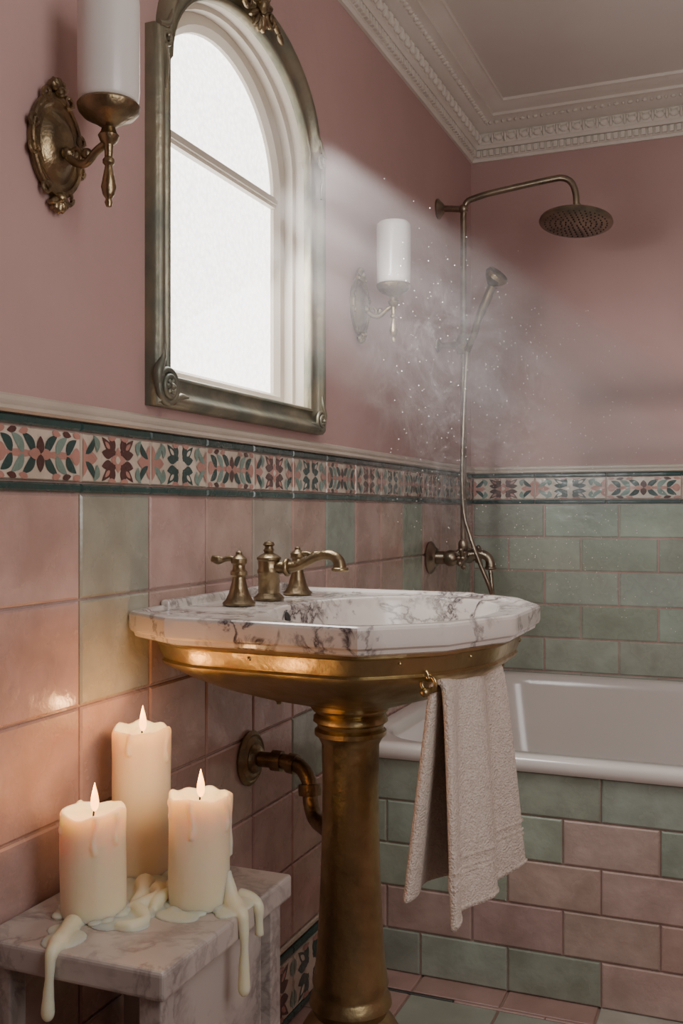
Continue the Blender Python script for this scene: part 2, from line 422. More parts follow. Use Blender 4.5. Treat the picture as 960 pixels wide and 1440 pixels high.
# cornice
prof = [(0, -.168), (.010, -.168), (.014, -.158), (.018, -.156), (.018, -.130), (.030, -.128), (.034, -.120), (.040, -.116),
        (.042, -.075), (.062, -.068), (.078, -.052), (.100, -.042), (.112, -.040), (.112, -.030), (.126, -.026), (.146, -.014), (.154, -.010), (.160, -.010), (.162, 0)]
mb = MB()
mb.loft([[V((o, YF+o, ZC+z)), V((o, YB-o, ZC+z)), V((XR-o, YB-o, ZC+z)), V((XR-o, YF+o, ZC+z))] for o, z in prof], smooth=False)
y = 1.0
while y < YB-.03:
    mb.box((.016, y, ZC-.154), (.030, y+.014, ZC-.132)); y += .024
x = .03
while x < XR-.02:
    mb.box((x, YB-.030, ZC-.154), (x+.014, YB-.016, ZC-.132)); x += .024
y = 1.0
while y < YB-.05:
    mb.ball((.044, y, ZC-.096), (.008, .016, .013), 8)
    mb.ball((.046, y+.024, ZC-.096), (.008, .006, .019), 8)
    for s in (-1, 1): mb.ball((.046, y+.024+s*.009, ZC-.088), (.007, .005, .010), 8)
    mb.ball((.082, y, ZC-.052), (.010, .010, .006), 8); mb.ball((.082, y+.024, ZC-.052), (.010, .006, .006), 8)
    y += .048
x = .07
while x < XR-.02:
    mb.ball((x, YB-.044, ZC-.096), (.016, .008, .013), 8)
    mb.ball((x+.024, YB-.046, ZC-.096), (.006, .008, .019), 8)
    for s in (-1, 1): mb.ball((x+.024+s*.009, YB-.046, ZC-.088), (.005, .007, .010), 8)
    mb.ball((x, YB-.082, ZC-.052), (.010, .010, .006), 8); mb.ball((x+.024, YB-.082, ZC-.052), (.006, .010, .006), 8)
    x += .048
struct(mb.build('trim_4', M['cream'], loc=(0, 0, ZC-.17)))

# ------------------------------------------------------------------ window recess added in place of the mirror's reflection, behind the ornate frame
mb = MB()
mb.loft([outline(.318, 1.427, 2.0, 2.222, .004), outline(.318, 1.427, 2.0, 2.222, -.028), outline(.306, 1.438, 1.98, 2.213, -.030),
         outline(.306, 1.438, 1.98, 2.213, -.052)], smooth=False)
sa = [(.306, 1.438, 1.98, 2.213, -.052), (.285, 1.455, 1.93, 2.195, -.052), (.272, 1.462, 1.93, 2.182, -.064), (.268, 1.47, 1.93, 2.178, -.085)]
mb.loft([outline(*a) for a in sa], smooth=False)
win = struct(mb.build('mirror_window', M['jamb'], loc=(0, YC, 1.43)))
mb = MB(); mb.box((-.082, YC-.27, 1.905), (-.058, YC+.27, 1.93)); mb.box((-.062, YC-.27, 1.912), (-.052, YC+.27, 1.923))
mb.build('muntin', M['jamb'], win)
mb = MB(); pts = outline(.275, 1.46, 1.93, 2.185, -.072); mb.poly(pts); mb.build('glass_pane', M['pane'], win, recalc=False)

# ornate frame
root = thing('arched_mirror_frame', 'arched antique gilt frame with leafy crest around the bright frosted arched panes above the basin', 'mirror', (0, YC, 1.371))  # mirror frame; a built window with glowing pane replaces reflecting glass
mb = MB()
inner = outline(.315, 1.430, 2.005, 2.218, 0, hwa=.308, zs2=2.012); outerp = outline(.378, 1.370, 2.048, 2.280, 0, hwa=.344, zs2=2.052)
pr = [(0, -.004), (0, .012), (.06, .017), (.13, .017), (.18, .011), (.30, .009), (.45, .012), (.56, .019), (.66, .027), (.76, .032), (.85, .031), (.92, .026), (.95, .023), (1, .020), (1, 0)]
mb.loft([[V((h, lerp(a.y, b_.y, f), lerp(a.z, b_.z, f))) for a, b_ in zip(inner, outerp)] for f, h in pr])
mb.build('moulding', M['patina'], root, sharp=60)
def scroll(mb, c, r0, turns, sgn, rad, start=0.):
    pts = []; n = int(26*turns)
    for i in range(n+1):
        t = i/n; r = r0*(1-.82*t); a = start+sgn*2*PI*turns*t
        pts.append(V(c)+V((.006*t, r*math.cos(a), r*math.sin(a))))
    mb.tube(pts, [rad*(1-.3*i/n) for i in range(n+1)], 8)
def rotx(a): return Matrix.Rotation(a, 3, 'X')
mb = MB(); cz = 2.238; YK = YC-.012
for k in range(7):
    a = PI/2+(k-3)*.42
    mb.ball((.042, YK+.034*math.cos(a), cz+.034*math.sin(a)), (.012, .026, .0085), 10, rotx(a))
mb.ball((.050, YK, cz), (.014, .015, .017), 12)
for k in range(5):
    a = -PI/2+(k-2)*.5
    mb.ball((.040, YK+.026*math.cos(a), cz-.006+.026*math.sin(a)), (.010, .020, .0075), 10, rotx(a))
for s in (-1, 1):
    scroll(mb, (.038, YK+s*.055, cz-.004), .022, 1.4, s, .0065, PI/2)
    scroll(mb, (.038, YK+s*.035, cz+.022), .014, 1.3, -s, .005, -PI/2)
    for j in range(3):
        mb.ball((.036, YK+s*(.078+.017*j), cz+.004-.0075*j*(1+j*.22)), (.007, .017, .0065), 10, rotx(-s*(.35+.1*j)))
mb.build('crest', M['bronze'], root)
for s in (-1, 1):
    mb = MB(); f_ = 1. if s < 0 else .72; c = (.028, YC+s*.346, 1.405 if s < 0 else 1.400)
    mb.torus(c, .030*f_, .006*f_, (1, 0, 0)); mb.torus((c[0]+.004, c[1], c[2]), .018*f_, .0055*f_, (1, 0, 0))
    for k in range(6):
        a = k*PI/3; mb.ball((c[0]+.004, c[1]+.009*f_*math.cos(a), c[2]+.009*f_*math.sin(a)), (.007*f_, .008*f_, .005*f_), 8, rotx(a))
    mb.ball((c[0]+.008, c[1], c[2]), (.008*f_, .006*f_, .006*f_), 10)
    pts = catmull([(.026, c[1]+s*.028*f_, c[2]-.004), (.028, c[1]+s*.032*f_, c[2]+.024*f_), (.028, c[1]+s*.018*f_, c[2]+.050*f_), (.026, c[1]+s*.014*f_, c[2]+.085*f_)], 6)
    mb.tube(pts, rads([.007*f_, .009*f_, .007*f_, .003], len(pts)), 10)
    pts = catmull([(.026, c[1]-s*.020*f_, c[2]-.024*f_), (.026, c[1]-s*.045*f_, c[2]-.014*f_), (.024, c[1]-s*.075*f_, c[2]-.012*f_)], 6)
    mb.tube(pts, rads([.008*f_, .007*f_, .003], len(pts)), 10)
    mb.build('corner_rosette', M['patina'], root)
for s in (-1, 1):
    mb = MB(); scroll(mb, (.026, YC+s*.352, 2.030), .017, 1.4, s, .005, PI/2)
    pts = catmull([(.026, YC+s*.372, 2.046), (.030, YC+s*.352, 2.052), (.030, YC+s*.338, 2.070), (.026, YC+s*.326, 2.100)], 6); mb.tube(pts, rads([.006, .0065, .005, .002], len(pts)), 8)
    pts = catmull([(.028, YC+s*.358, 2.014), (.030, YC+s*.353, 1.985), (.026, YC+s*.350, 1.94)], 6); mb.tube(pts, rads([.0065, .0055, .002], len(pts)), 8)
    mb.build('shoulder_scroll', M['patina'], root)

# ------------------------------------------------------------------ sconces
SY = 1.270; SZ = 1.742
root = thing('wall_sconce', 'brass wall sconce with white glass cylinder shade at left of the arched frame', 'wall lamp', (0, SY, SZ), 'wall sconces either side of the arched frame')
mb = MB()
mb.lathe([(.001, .001), (.058, .001), (.060, .006), (.056, .012), (.050, .013), (.046, .010), (.040, .011), (.034, .018), (.024, .024), (.020, .024), (.001, .026)], (0, SY, SZ), (1, 0, 0), 40, sx=1.28, sy=1.0)
o = mb.build('backplate', M['bronze'], root)
mb = MB()
mb.torus((.011, SY, SZ), .058, .0045, (1, 0, 0), 40, 8, sx=1.28)
for s in (-1, 1):
    for k in range(5):
        a = s*PI/2+(k-2)*.5
        mb.ball((.012, SY+.013*math.cos(a), SZ+s*.080+.013*math.sin(a)), (.009, .012, .006), 8, rotx(a))
    mb.ball((.016, SY, SZ+s*.081), (.010, .009, .009), 10)
    for t in (-1, 1): scroll(mb, (.010, SY+t*.026, SZ+s*.072), .013, 1.2, t*s, .004)
    for t in (-1, 1): scroll(mb, (.010, SY+t*.056, SZ+s*.022), .012, 1.2, t*s, .004)
mb.build('ornament', M['bronze'], root)
CX = .105
mb = MB()
arm = catmull([(.02, SY, SZ-.002), (.038, SY, SZ-.026), (.062, SY, SZ-.034), (.083, SY, SZ-.018), (CX, SY, SZ-.006)], 8)
mb.tube(arm, .0062, 12); mb.ball((.030, SY, SZ-.014), .010); mb.ball((.066, SY, SZ-.020), .009); mb.torus((.045, SY, SZ-.020), .010, .004, (0, 1, 0))
mb.build('arm', M['bronze'], root)
mb = MB()
mb.lathe([(.001, -.104), (.004, -.104), (.006, -.098), (.0045, -.093), (.009, -.086), (.0115, -.075), (.008, -.056), (.0055, -.043), (.009, -.039), (.009, -.034), (.006, -.030), (.007, -.012), (.013, -.006), (.016, .002), (.012, .008), (.010, .014), (.022, .022), (.038, .030), (.045, .038), (.047, .046), (.044, .050), (.001, .050)], (CX, SY, SZ), n=32)
mb.build('cup', M['bronze'], root)
mb = MB()
mb.lathe([(.030, .046), (.040, .049), (.0445, .055), (.046, .070), (.046, .200), (.045, .209), (.040, .215), (.030, .216), (.028, .213), (.037, .209), (.041, .2), (.041, .07), (.030, .052)], (CX, SY, SZ), n=40)
mb.build('glass_shade', M['opal'], root)
dup(root, (0, 2.564, SZ), 'brass wall sconce with white glass shade between the arched frame and the shower')

# ------------------------------------------------------------------ basin
SC = V((.33, 1.73, 0)); NR = 180
PL = [(.003, 1.53), (.014, 1.458), (.125, 1.392), (.465, 1.372), (.575, 1.475), (.640, 1.63), (.640, 1.84), (.575, 1.97), (.45, 2.065), (.003, 2.08)]
AN = [2*PI*i/NR for i in range(NR)]
for p in PL:
    a = math.atan2(p[1]-SC.y, p[0]-SC.x) % (2*PI); k = min(range(NR), key=lambda i: abs((2*PI*i/NR)-a)); AN[k] = a
def rad_at(a):
    d = V((math.cos(a), math.sin(a))); best = 1e9
    for i in range(len(PL)):
        p = V(PL[i])-SC.xy; q = V(PL[(i+1) % len(PL)])-SC.xy; e = q-p
        den = d.x*e.y-d.y*e.x
        if abs(den) < 1e-9: continue
        t = (p.x*e.y-p.y*e.x)/den; u = (p.x*d.y-p.y*d.x)/den
        if t > 0 and -1e-5 <= u <= 1+1e-5: best = min(best, t)
    return best
RA = [rad_at(a) for a in AN]
RS = RA[:]
for _ in range(10): RS = [(RS[i-1]+2*RS[i]+RS[(i+1) % NR])/4 for i in range(NR)]
def pring(inset, z, sm=0.): return [V((max(SC.x+(lerp(RA[i], RS[i], sm)-inset)*math.cos(AN[i]), .010), SC.y+(lerp(RA[i], RS[i], sm)-inset)*math.sin(AN[i]), z)) for i in range(NR)]
def ering(sc, z, ec=(.385, 1.725), rx=.195, ry=.275): return [V((ec[0]+rx*sc*math.cos(AN[i]), ec[1]+ry*sc*math.sin(AN[i]), z)) for i in range(NR)]
sink = thing('pedestal_sink', 'marble-topped pedestal washbasin with polished brass bowl and column', 'sink', (.33, 1.73, 0))
mb = MB()
mb.loft([pring(.06, .966), pring(.016, .966), pring(.010, .969), pring(.008, .975), pring(.002, .979), pring(0, .985), pring(0, 1.006), pring(.002, 1.010), pring(.006, 1.012), pring(.016, 1.012), pring(.022, 1.010), pring(.026, 1.007), pring(.030, 1.006, .5),
         ering(1.02, 1.0055), ering(1.0, 1.003), ering(.985, .996), ering(.96, .965), ering(.90, .925), ering(.76, .895), ering(.45, .878), ering(.1, .872)], cap1=True)
mb.build('marble_top', M['marble'], sink, sharp=24)
mb = MB(); mb.box((.010, 1.56, 1.0), (.030, 2.065, 1.022)); mb.build('upstand', M['marble'], sink, bevel=.006)
def bowlr(sc, z): return [V((lerp(.33, p.x, sc), lerp(1.73, p.y, sc), z)) for p in pring(0, z, .8)]
mb = MB()
mb.loft([bowlr(.90, .970), bowlr(.925, .966), bowlr(.925, .960), bowlr(.905, .956), bowlr(.89, .940), bowlr(.875, .930), bowlr(.885, .926), bowlr(.875, .920), bowlr(.84, .912), bowlr(.75, .893), bowlr(.62, .872), bowlr(.48, .855), bowlr(.35, .842), bowlr(.25, .832), bowlr(.18, .825)], cap1=True)
mb.build('brass_bowl', M['brass'], sink, sharp=40)
br = bowlr(.896, .949)
for ang in (-2.5, -1.75, -1.0, -.55, .3):
    k = int((ang % (2*PI))/(2*PI)*NR); mb = MB(); mb.ball(br[k], (.004, .004, .004), 10); mb.build('rivet', M['brass'], sink)
mb = MB()
mb.lathe([(.03, .838), (.055, .836), (.070, .830), (.073, .822), (.068, .816), (.062, .812), (.068, .806), (.069, .798), (.062, .793), (.060, .786), (.066, .781), (.066, .773), (.059, .767), (.053, .755), (.0515, .68), (.0525, .60), (.0555, .5), (.0595, .42), (.0635, .36), (.068, .328), (.070, .318), (.066, .308), (.068, .300), (.074, .292), (.076, .280), (.070, .270), (.066, .262), (.080, .248), (.090, .232), (.090, .215), (.080, .205), (.084, .16), (.100, .10), (.115, .07), (.135, .055), (.140, .045), (.140, .0), (.001, .0)], (.314, 1.725, 0), n=56)
mb.build('pedestal', M['brass'], sink)
mb = MB(); mb.lathe([(.001, .0), (.022, .0), (.022, .003), (.016, .004), (.001, .003)], (.385, 1.72, .8725), n=24); mb.build('drain', M['brass'], sink)
mb = MB(); mb.lathe([(.001, .0), (.010, .0), (.010, .003), (.006, .004), (.001, .003)], (.196, 1.70, .984), (1, 0, .35), n=20); mb.build('overflow_hole', M['dark'], sink)
mb = MB(); mb.lathe([(.004, .06), (.004, .012), (.010, .010), (.014, .004), (.010, -.004), (.005, -.008), (.004, -.012), (.001, -.013)], (.19, 1.68, .838), n=16); mb.build('stop_knob', M['brass'], sink)
# towel bar
B1 = V((.535, 1.495, .903)); B2 = V((.580, 1.752, .903))
mb = MB(); bd = (B2-B1).normalized()
mb.tube([B1-bd*.012, B2+bd*.012], .0050, 12)
for P in (B1, B2):
    mb.ball(P-bd*.012 if P is B1 else P+bd*.012, .0075)
    mb.torus(P+V((0, 0, .012)), .012, .0032, bd)
    mb.tube(catmull([P+V((0, 0, .020)), P+V((-.004, 0, .030)), P+V((-.02, 0, .040))], 5), .004, 10)
mb.build('towel_bar', M['brass'], sink)

# taps
ZT = 1.0075
def tap_handle(y, label, ang):
    r = thing('tap_handle', label, 'tap handle', (.115, y, ZT), 'lever handles of the basin tap')
    mb = MB(); mb.lathe([(.001, 0), (.030, 0), (.031, .004), (.025, .010), (.019, .022), (.014, .040), (.012, .052), (.016, .056), (.016, .062), (.012, .066), (.011, .074), (.015, .078), (.015, .086), (.010, .090), (.006, .094), (.006, .098), (.001, .101)], (.115, y, ZT), n=28)
    mb.build('handle_base', M['bronze'], r)
    mb = MB(); d = V((math.cos(ang), math.sin(ang), 0)); c = V((.115, y, ZT+.082))
    pts = catmull([c, c+d*.018+V((0, 0, .004)), c+d*.036+V((0, 0, .001)), c+d*.052+V((0, 0, .004))], 6)
    mb.tube(pts, rads([.0065, .0055, .005, .0085, .006], len(pts)), 12)
    mb.build('lever', M['bronze'], r)
    return r
tap_handle(1.665, 'near brass lever handle on flared base at left of the basin spout', PI+.25)
tap_handle(1.925, 'far brass lever handle on flared base at right of the basin spout', .05)
fa = thing('basin_spout', 'brass basin spout with finial arching over the marble bowl', 'faucet', (.115, 1.79, ZT))
mb = MB(); mb.lathe([(.001, 0), (.030, 0), (.031, .004), (.025, .009), (.021, .013), (.021, .050), (.023, .053), (.023, .058), (.021, .061), (.021, .076), (.024, .079), (.024, .083), (.017, .088), (.009, .092), (.011, .097), (.008, .102), (.008, .105), (.012, .108), (.009, .113), (.001, .116)], (.115, 1.79, ZT), n=28)
mb.build('spout_body', M['bronze'], fa)
mb = MB(); pts = catmull([(.12, 1.79, ZT+.064), (.155, 1.79, ZT+.064), (.185, 1.788, ZT+.070), (.22, 1.785, ZT+.086), (.250, 1.78, ZT+.090), (.268, 1.778, ZT+.080), (.272, 1.777, ZT+.060)], 6)
n_ = len(pts); mb.tube(pts, [.0135-.0045*math.sin(PI*i/(n_-1)) for i in range(n_)], 16)
mb.torus((.155, 1.79, ZT+.064), .013, .005, (1, 0, .05)); mb.torus((.272, 1.777, ZT+.063), .013, .004, (0, 0, 1))
mb.build('spout', M['bronze'], fa)

# drain trap
tr = thing('drain_trap', 'dark brass waste pipe and elbow from wall flange to the brass column', 'pipe', (.0, 1.911, .658))
mb = MB(); mb.lathe([(.001, .009), (.056, .009), (.058, .014), (.050, .020), (.046, .018), (.038, .024), (.032, .023), (.026, .032), (.020, .034), (.001, .034)], (0, 1.911, .658), (1, 0, 0), 40); mb.build('flange', M['bronze'], tr)
mb = MB(); pts = catmull([(.02, 1.911, .658), (.06, 1.911, .658), (.10, 1.908, .658), (.135, 1.900, .652), (.158, 1.89, .625), (.165, 1.88, .590), (.185, 1.86, .563), (.225, 1.82, .560), (.274, 1.764, .562)], 7)
mb.tube(pts, .016, 18)
mb.build('waste_pipe', M['bronze'], tr)
for L_, ax, pf, nn in (((.075, 1.911, .658), (1, 0, 0), [(.016, -.012), (.022, -.011), (.022, .011), (.016, .012)], 10),
                       ((.160, 1.887, .612), (.1, -.15, -1), [(.016, -.012), (.023, -.011), (.024, 0), (.023, .011), (.016, .012)], 18),
                       ((.112, 1.907, .656), (1, -.1, -.1), [(.016, -.010), (.021, -.009), (.021, .009), (.016, .010)], 18)):
    mb = MB(); mb.lathe(pf, L_, ax, nn); mb.build('coupling_nut', M['bronze'], tr)

# ------------------------------------------------------------------ towel
NS, NT = 60, 46
grid = []
Kb0, Kb1 = V((.505, 1.455, .590)), V((.560, 1.70, .580)); Kf0, Kf1 = V((.572, 1.458, .548)), V((.606, 1.770, .556))
T0, T1 = B1+bd*.022, B2-bd*.012; pn = V((bd.y, -bd.x, 0))
for j in range(NT*2+1):
    row = []
    for i in range(NS+1):
        s = i/NS; B = lerp(T0, T1, s); rr_ = .011
        if j < NT-4:
            t = 1-j/(NT-4); K = lerp(Kb0, Kb1, s); A = B-pn*rr_; sg = -1
        elif j > NT+4:
            t = (j-NT-4)/(NT-4); K = lerp(Kf0, Kf1, s); A = B+pn*rr_; sg = 1
        else:
            a = PI*(j-(NT-4))/8; p = B-pn*rr_*math.cos(a)+V((0, 0, rr_*math.sin(a)*1.1))
            p += pn*.004*math.sin(2*PI*(2.0*s+.2))
            row.append(p); continue
        p = lerp(A, K, t); e = t**.5
        if sg > 0:
            f0 = .004*math.sin(2*PI*(2.0*s+.2))
            fold = f0*(1-e)+(.015*math.sin(2*PI*(2.0*s+.2+.05*t)))*e*min(1, .55+s*2)
            p.z += .004*math.sin(2*PI*(2.0*s+.2))*t**3+.004*math.sin(2*PI*1.1*s)*t**3
        else:
            fold = .004*math.sin(2*PI*(2.0*s+.2))*(1-e)+(.011*math.sin(2*PI*(1.6*s+.15)))*e
            p.z += .010*(s-.5)*t**2
        p = p+pn*(fold+sg*.005*e)
        if sg > 0 and .78 < t < .84: p = p-pn*.0018
        row.append(p)
    grid.append(row)
mb = MB(); mb.loft(grid, closed=False)
o = mb.build('hand_towel', M['towel'], sharp=180, solid=.011, sub=1)
tag(o, 'beige terry hand towel hanging folded over the bar under the basin', 'towel')
mb = MB()
for tt in (.78, .81, .84, .985):
    j = int(NT+4+tt*(NT-4)); mb.tube([p+pn*.0058 for p in grid[j]], .0024, 6)
mb.build('woven_band', M['towel'], o)

# ------------------------------------------------------------------ stool
st = thing('marble_stool', 'small grey marble stool under the lit candles', 'stool', (.165, 1.28, 0))
SX0, SX1, SY0, SY1, STZ = .016, .315, 1.088, 1.47, .6
mb = MB(); mb.box((SX0, SY0, STZ-.038), (SX1, SY1, STZ)); mb.build('stool_top', M['marble2'], st, bevel=.006)
for x0 in (SX0+.012, SX1-.047):
    for y0 in (SY0+.015, SY1-.05):
        mb = MB(); mb.box((x0, y0, 0), (x0+.034, y0+.034, STZ-.038)); mb.build('leg', M['marble2'], st, bevel=.003)
mb = MB(); mb.box((SX1-.042, SY0+.05, .05), (SX1-.03, SY1-.051, STZ-.038)); mb.build('side_panel', M['marble2'], st)

# ------------------------------------------------------------------ candles
def candle(x, y, r, h, label, seed, drips):
    c = thing('pillar_candle', label, 'candle', (x, y, STZ), 'lit pillar candles on the marble stool')
    n = 64; rings = []
    def rn(a, z): return 1+.03*(noise.noise(V((math.cos(a)*1.5, math.sin(a)*1.5, z*12+seed)))) + .008*noise.noise(V((math.cos(a)*5, math.sin(a)*5, z*30+seed)))
    for k in range(20):
        z = h*k/19; rings.append([V((x+r*rn(2*PI*i/n, z)*math.cos(2*PI*i/n), y+r*rn(2*PI*i/n, z)*math.sin(2*PI*i/n), STZ+z+.0005)) for i in range(n)])
    for fr, dz in ((1.0, .005), (.96, .008), (.89, .007), (.81, -.003), (.6, -.009), (.3, -.010), (.02, -.010)):
        rings.append([V((x+r*fr*rn(2*PI*i/n, h)*math.cos(2*PI*i/n), y+r*fr*rn(2*PI*i/n, h)*math.sin(2*PI*i/n),
                     STZ+h+dz+(.010*noise.noise(V((math.cos(2*PI*i/n)*1.6, math.sin(2*PI*i/n)*1.6, seed*3))) if fr > .79 else 0))) for i in range(n)])
    mb = MB(); mb.loft(rings, cap0=True, cap1=True)
    for a, ln in drips:
        m_ = 14; pts = [V((x+r*.92*math.cos(a), y+r*.92*math.sin(a), STZ+h+.004))]
        for k in range(m_+1):
            t = k/m_; aa = a+.05*math.sin(t*5+seed); pts.append(V((x+r*1.0*math.cos(aa), y+r*1.0*math.sin(aa), STZ+h+.003-ln*t)))
        mb.tube(pts, rads([.0055, .0045, .0035, .0035, .005, .004], len(pts)), 10)
    mb.build('wax_body', M['wax'], c, remesh=.0016)
    mw = MB(); mw.tube(catmull([(x, y, STZ+h-.012), (x+.001, y, STZ+h+.001), (x+.003, y+.001, STZ+h+.012)], 4), .0014, 8); mw.build('wick', M['wick'], c)
    mf = MB(); mf.lathe([(.0005, -.002), (.0030, .0), (.0054, .005), (.0062, .011), (.0054, .018), (.0038, .026), (.0020, .033), (.0004, .040)], (x+.002, y+.001, STZ+h+.004), n=20); mf.build('flame', M['flame'], c)
    l = bpy.data.lights.new('candle_glow', 'POINT'); l.energy = .45; l.color = (1, .50, .19); l.shadow_soft_size = .012
    lo = bpy.data.objects.new('candle_glow', l); COL.objects.link(lo); lo.location = (x, y, STZ+h+.036)
    mp_ = MB()
    rr = random.Random(seed)
    for k in range(14):
        a = 2*PI*k/14+rr.uniform(-.15, .15); s_ = rr.uniform(.009, .015); px, py = x+r*.98*math.cos(a), y+r*.98*math.sin(a)
        if px > SX0+.015: mp_.ball((px, py, STZ+.002), (s_, s_, s_*.45), 12)
    return c, mp_
c1, w1 = candle(.114, 1.219, .047, .144, 'short lit candle standing nearest the left edge of the stool', 1.3, [(-2.1, .025), (-.9, .05), (-.2, .04), (2.6, .03)])
def run(mb, P, R_, k=7):
    pts = catmull(P, k); mb.tube(pts, rads(R_, len(pts)), 14)
run(w1, [(.118, 1.168, .604), (.130, 1.130, .602), (.141, 1.102, .601), (.145, 1.085, .596), (.146, 1.081, .575), (.144, 1.081, .550), (.143, 1.081, .528)], [.014, .012, .014, .010, .007, .006, .0075, .009])
w1.ball((.143, 1.081, .524), (.0095, .009, .013), 14); w1.ball((.135, 1.125, .6005), (.030, .034, .005), 16); w1.ball((.112, 1.150, .6005), (.022, .02, .004), 14)
w1.build('melted_wax', M['wax'], c1, remesh=.0015)
c2, w2 = candle(.239, 1.307, .0455, .155, 'short lit candle standing nearest the basin on the stool', 4.7, [(-2.2, .025), (-1.3, .05), (.0, .045), (.6, .09)])
run(w2, [(.280, 1.318, .650), (.290, 1.310, .618), (.304, 1.300, .604), (.318, 1.293, .596), (.323, 1.290, .565), (.323, 1.289, .53), (.323, 1.289, .502)], [.006, .011, .014, .012, .008, .006, .008, .009])
w2.ball((.323, 1.289, .498), (.0095, .0095, .014), 14); w2.ball((.296, 1.315, .601), (.024, .050, .008), 16)
run(w2, [(.285, 1.345, .604), (.303, 1.345, .602), (.318, 1.342, .595), (.321, 1.341, .572), (.321, 1.341, .552)], [.012, .011, .009, .006, .007])
w2.ball((.235, 1.25, .601), (.036, .022, .005), 16)
w2.build('melted_wax', M['wax'], c2, remesh=.0015)
c3, w3 = candle(.0855, 1.387, .047, .224, 'tall lit candle standing behind the two shorter candles', 8.1, [(-1.4, .03), (.0, .045)])
w3.ball((.16, 1.26, .601), (.050, .095, .004), 24)
w3.ball((.12, 1.34, .601), (.040, .045, .004), 20); w3.ball((.19, 1.20, .601), (.030, .025, .004), 20)
run(w3, [(.13, 1.33, .607), (.15, 1.29, .606), (.160, 1.255, .605), (.185, 1.235, .604), (.205, 1.215, .604), (.198, 1.190, .603), (.178, 1.185, .603)], [.016, .010, .008, .011, .007, .010, .007])
run(w3, [(.165, 1.31, .610), (.182, 1.285, .613), (.172, 1.255, .607), (.155, 1.24, .603)], [.012, .007, .010, .006])
run(w3, [(.178, 1.33, .612), (.195, 1.30, .617), (.190, 1.27, .609), (.195, 1.25, .603)], [.010, .007, .010, .006])
w3.build('melted_wax', M['wax'], c3, remesh=.0015)

# ------------------------------------------------------------------ bathtub
YT = 2.46
tub = thing('bathtub', 'built-in white bathtub with sage and pink tiled side', 'bathtub', (XR/2, YT, 0))
def rr(x0, x1, y0, y1, r, z, n=10):
    p = []
    for cx_, cy_, a0 in ((x1-r, y1-r, 0), (x0+r, y1-r, PI/2), (x0+r, y0+r, PI), (x1-r, y0+r, 1.5*PI)):
        for i in range(n): a = a0+PI/2*i/(n-1); p.append(V((cx_+r*math.cos(a), cy_+r*math.sin(a), z)))
    return p
TZ = .586; x0, x1, y0, y1 = .012, XR-.006, YT-.022, YB-.012
mb = MB()
mb.loft([rr(x0, x1, y0+.02, y1, .01, TZ-.036), rr(x0, x1, y0+.006, y1, .01, TZ-.038), rr(x0, x1, y0, y1, .012, TZ-.030), rr(x0, x1, y0-.001, y1, .012, TZ-.012), rr(x0, x1, y0+.006, y1, .012, TZ-.003),
         rr(x0+.008, x1-.008, y0+.016, y1-.006, .02, TZ), rr(x0+.05, x1-.05, y0+.055, y1-.045, .16, TZ), rr(x0+.06, x1-.06, y0+.068, y1-.055, .17, TZ-.008), rr(x0+.07, x1-.07, y0+.08, y1-.065, .17, TZ-.04),
         rr(x0+.10, x1-.12, y0+.11, y1-.10, .17, TZ-.25), rr(x0+.14, x1-.18, y0+.15, y1-.14, .16, TZ-.36), rr(x0+.24, x1-.28, y0+.25, y1-.24, .12, TZ-.40)], cap1=True)
mb.build('tub_shell', M['enamel'], tub, sharp=60)
tf = lambda a, b_, h: V((a, YT-h, b_))
mb = MB(); mb.box((.012, YT, 0), (XR-.005, YT+.03, TZ-.036), GROUT)
zt = TZ-.037; r = 0; tw = .225; RH = zt/5
pat = ['SSSSSSSSS', 'SSSPSPSPS', 'SSPPSSPPS', 'PPPPPPSSP', 'SSSPSSPSS']
for r in range(5):
    x = .009 - (.11 if r % 2 else .02); k = 0
    while x < XR:
        xa, xb = max(x, .012), min(x+tw, XR-.005)
        if xb-xa > .01:
            c = SAGE if pat[r % 5][k % 9] == 'S' else (.53, .39, .345)
            mb.tile(tf, xa, xb, zt-RH*(r+1), zt-RH*r, .006, jit(c, .12))
        x += tw; k += 1
mb.build('tiled_side', M['tile'], tub)

# ------------------------------------------------------------------ shower
SHY = 3.32; SHX = .091
sh = thing('rain_shower', 'aged brass rain shower with riser pipe and wide round head over the tub', 'shower', (0, SHY, 1.0))
mb = MB(); mb.lathe([(.001, 0), (.034, 0), (.035, .006), (.026, .012), (.016, .022), (.012, .024), (.001, .024)], (0, SHY, 2.215), (1, 0, 0), 28)
mb.tube([(.015, SHY, 2.215), (SHX, SHY, 2.205)], .011, 14); mb.ball((SHX, SHY, 2.205), .017); mb.build('wall_flange', M['showerm'], sh)
mb = MB(); pts = catmull([(SHX, SHY, 1.088), (SHX, SHY, 1.5), (SHX, SHY, 2.10), (SHX, SHY, 2.185), (SHX+.010, SHY, 2.225), (SHX+.04, SHY, 2.238), (.20, SHY, 2.250), (.38, SHY, 2.268), (.425, SHY, 2.268), (.452, SHY, 2.250), (.465, SHY, 2.215), (.468, SHY, 2.170)], 8)
mb.tube(pts, .0105, 16); mb.build('riser_arm', M['showerm'], sh)
hx = V((-.05, -.16, -1)).normalized()
mb = MB(); mb.lathe([(.001, -.035), (.012, -.035), (.016, -.028), (.013, -.018), (.022, -.012), (.026, -.004), (.06, .004), (.100, .012), (.116, .020), (.118, .028), (.112, .032), (.001, .030)], (.468, SHY, 2.145), hx, 48)
hd = mb.build('shower_head', M['showerm'], sh)
mb = MB(); q = V((0, 0, 1)).rotation_difference(hx).to_matrix()
for ring in range(1, 7):
    for k in range(ring*6):
        a = 2*PI*k/(ring*6); mb.ball(V((.468, SHY, 2.145))+q @ V((ring*.0165*math.cos(a), ring*.0165*math.sin(a), .032)), .0026, 6)
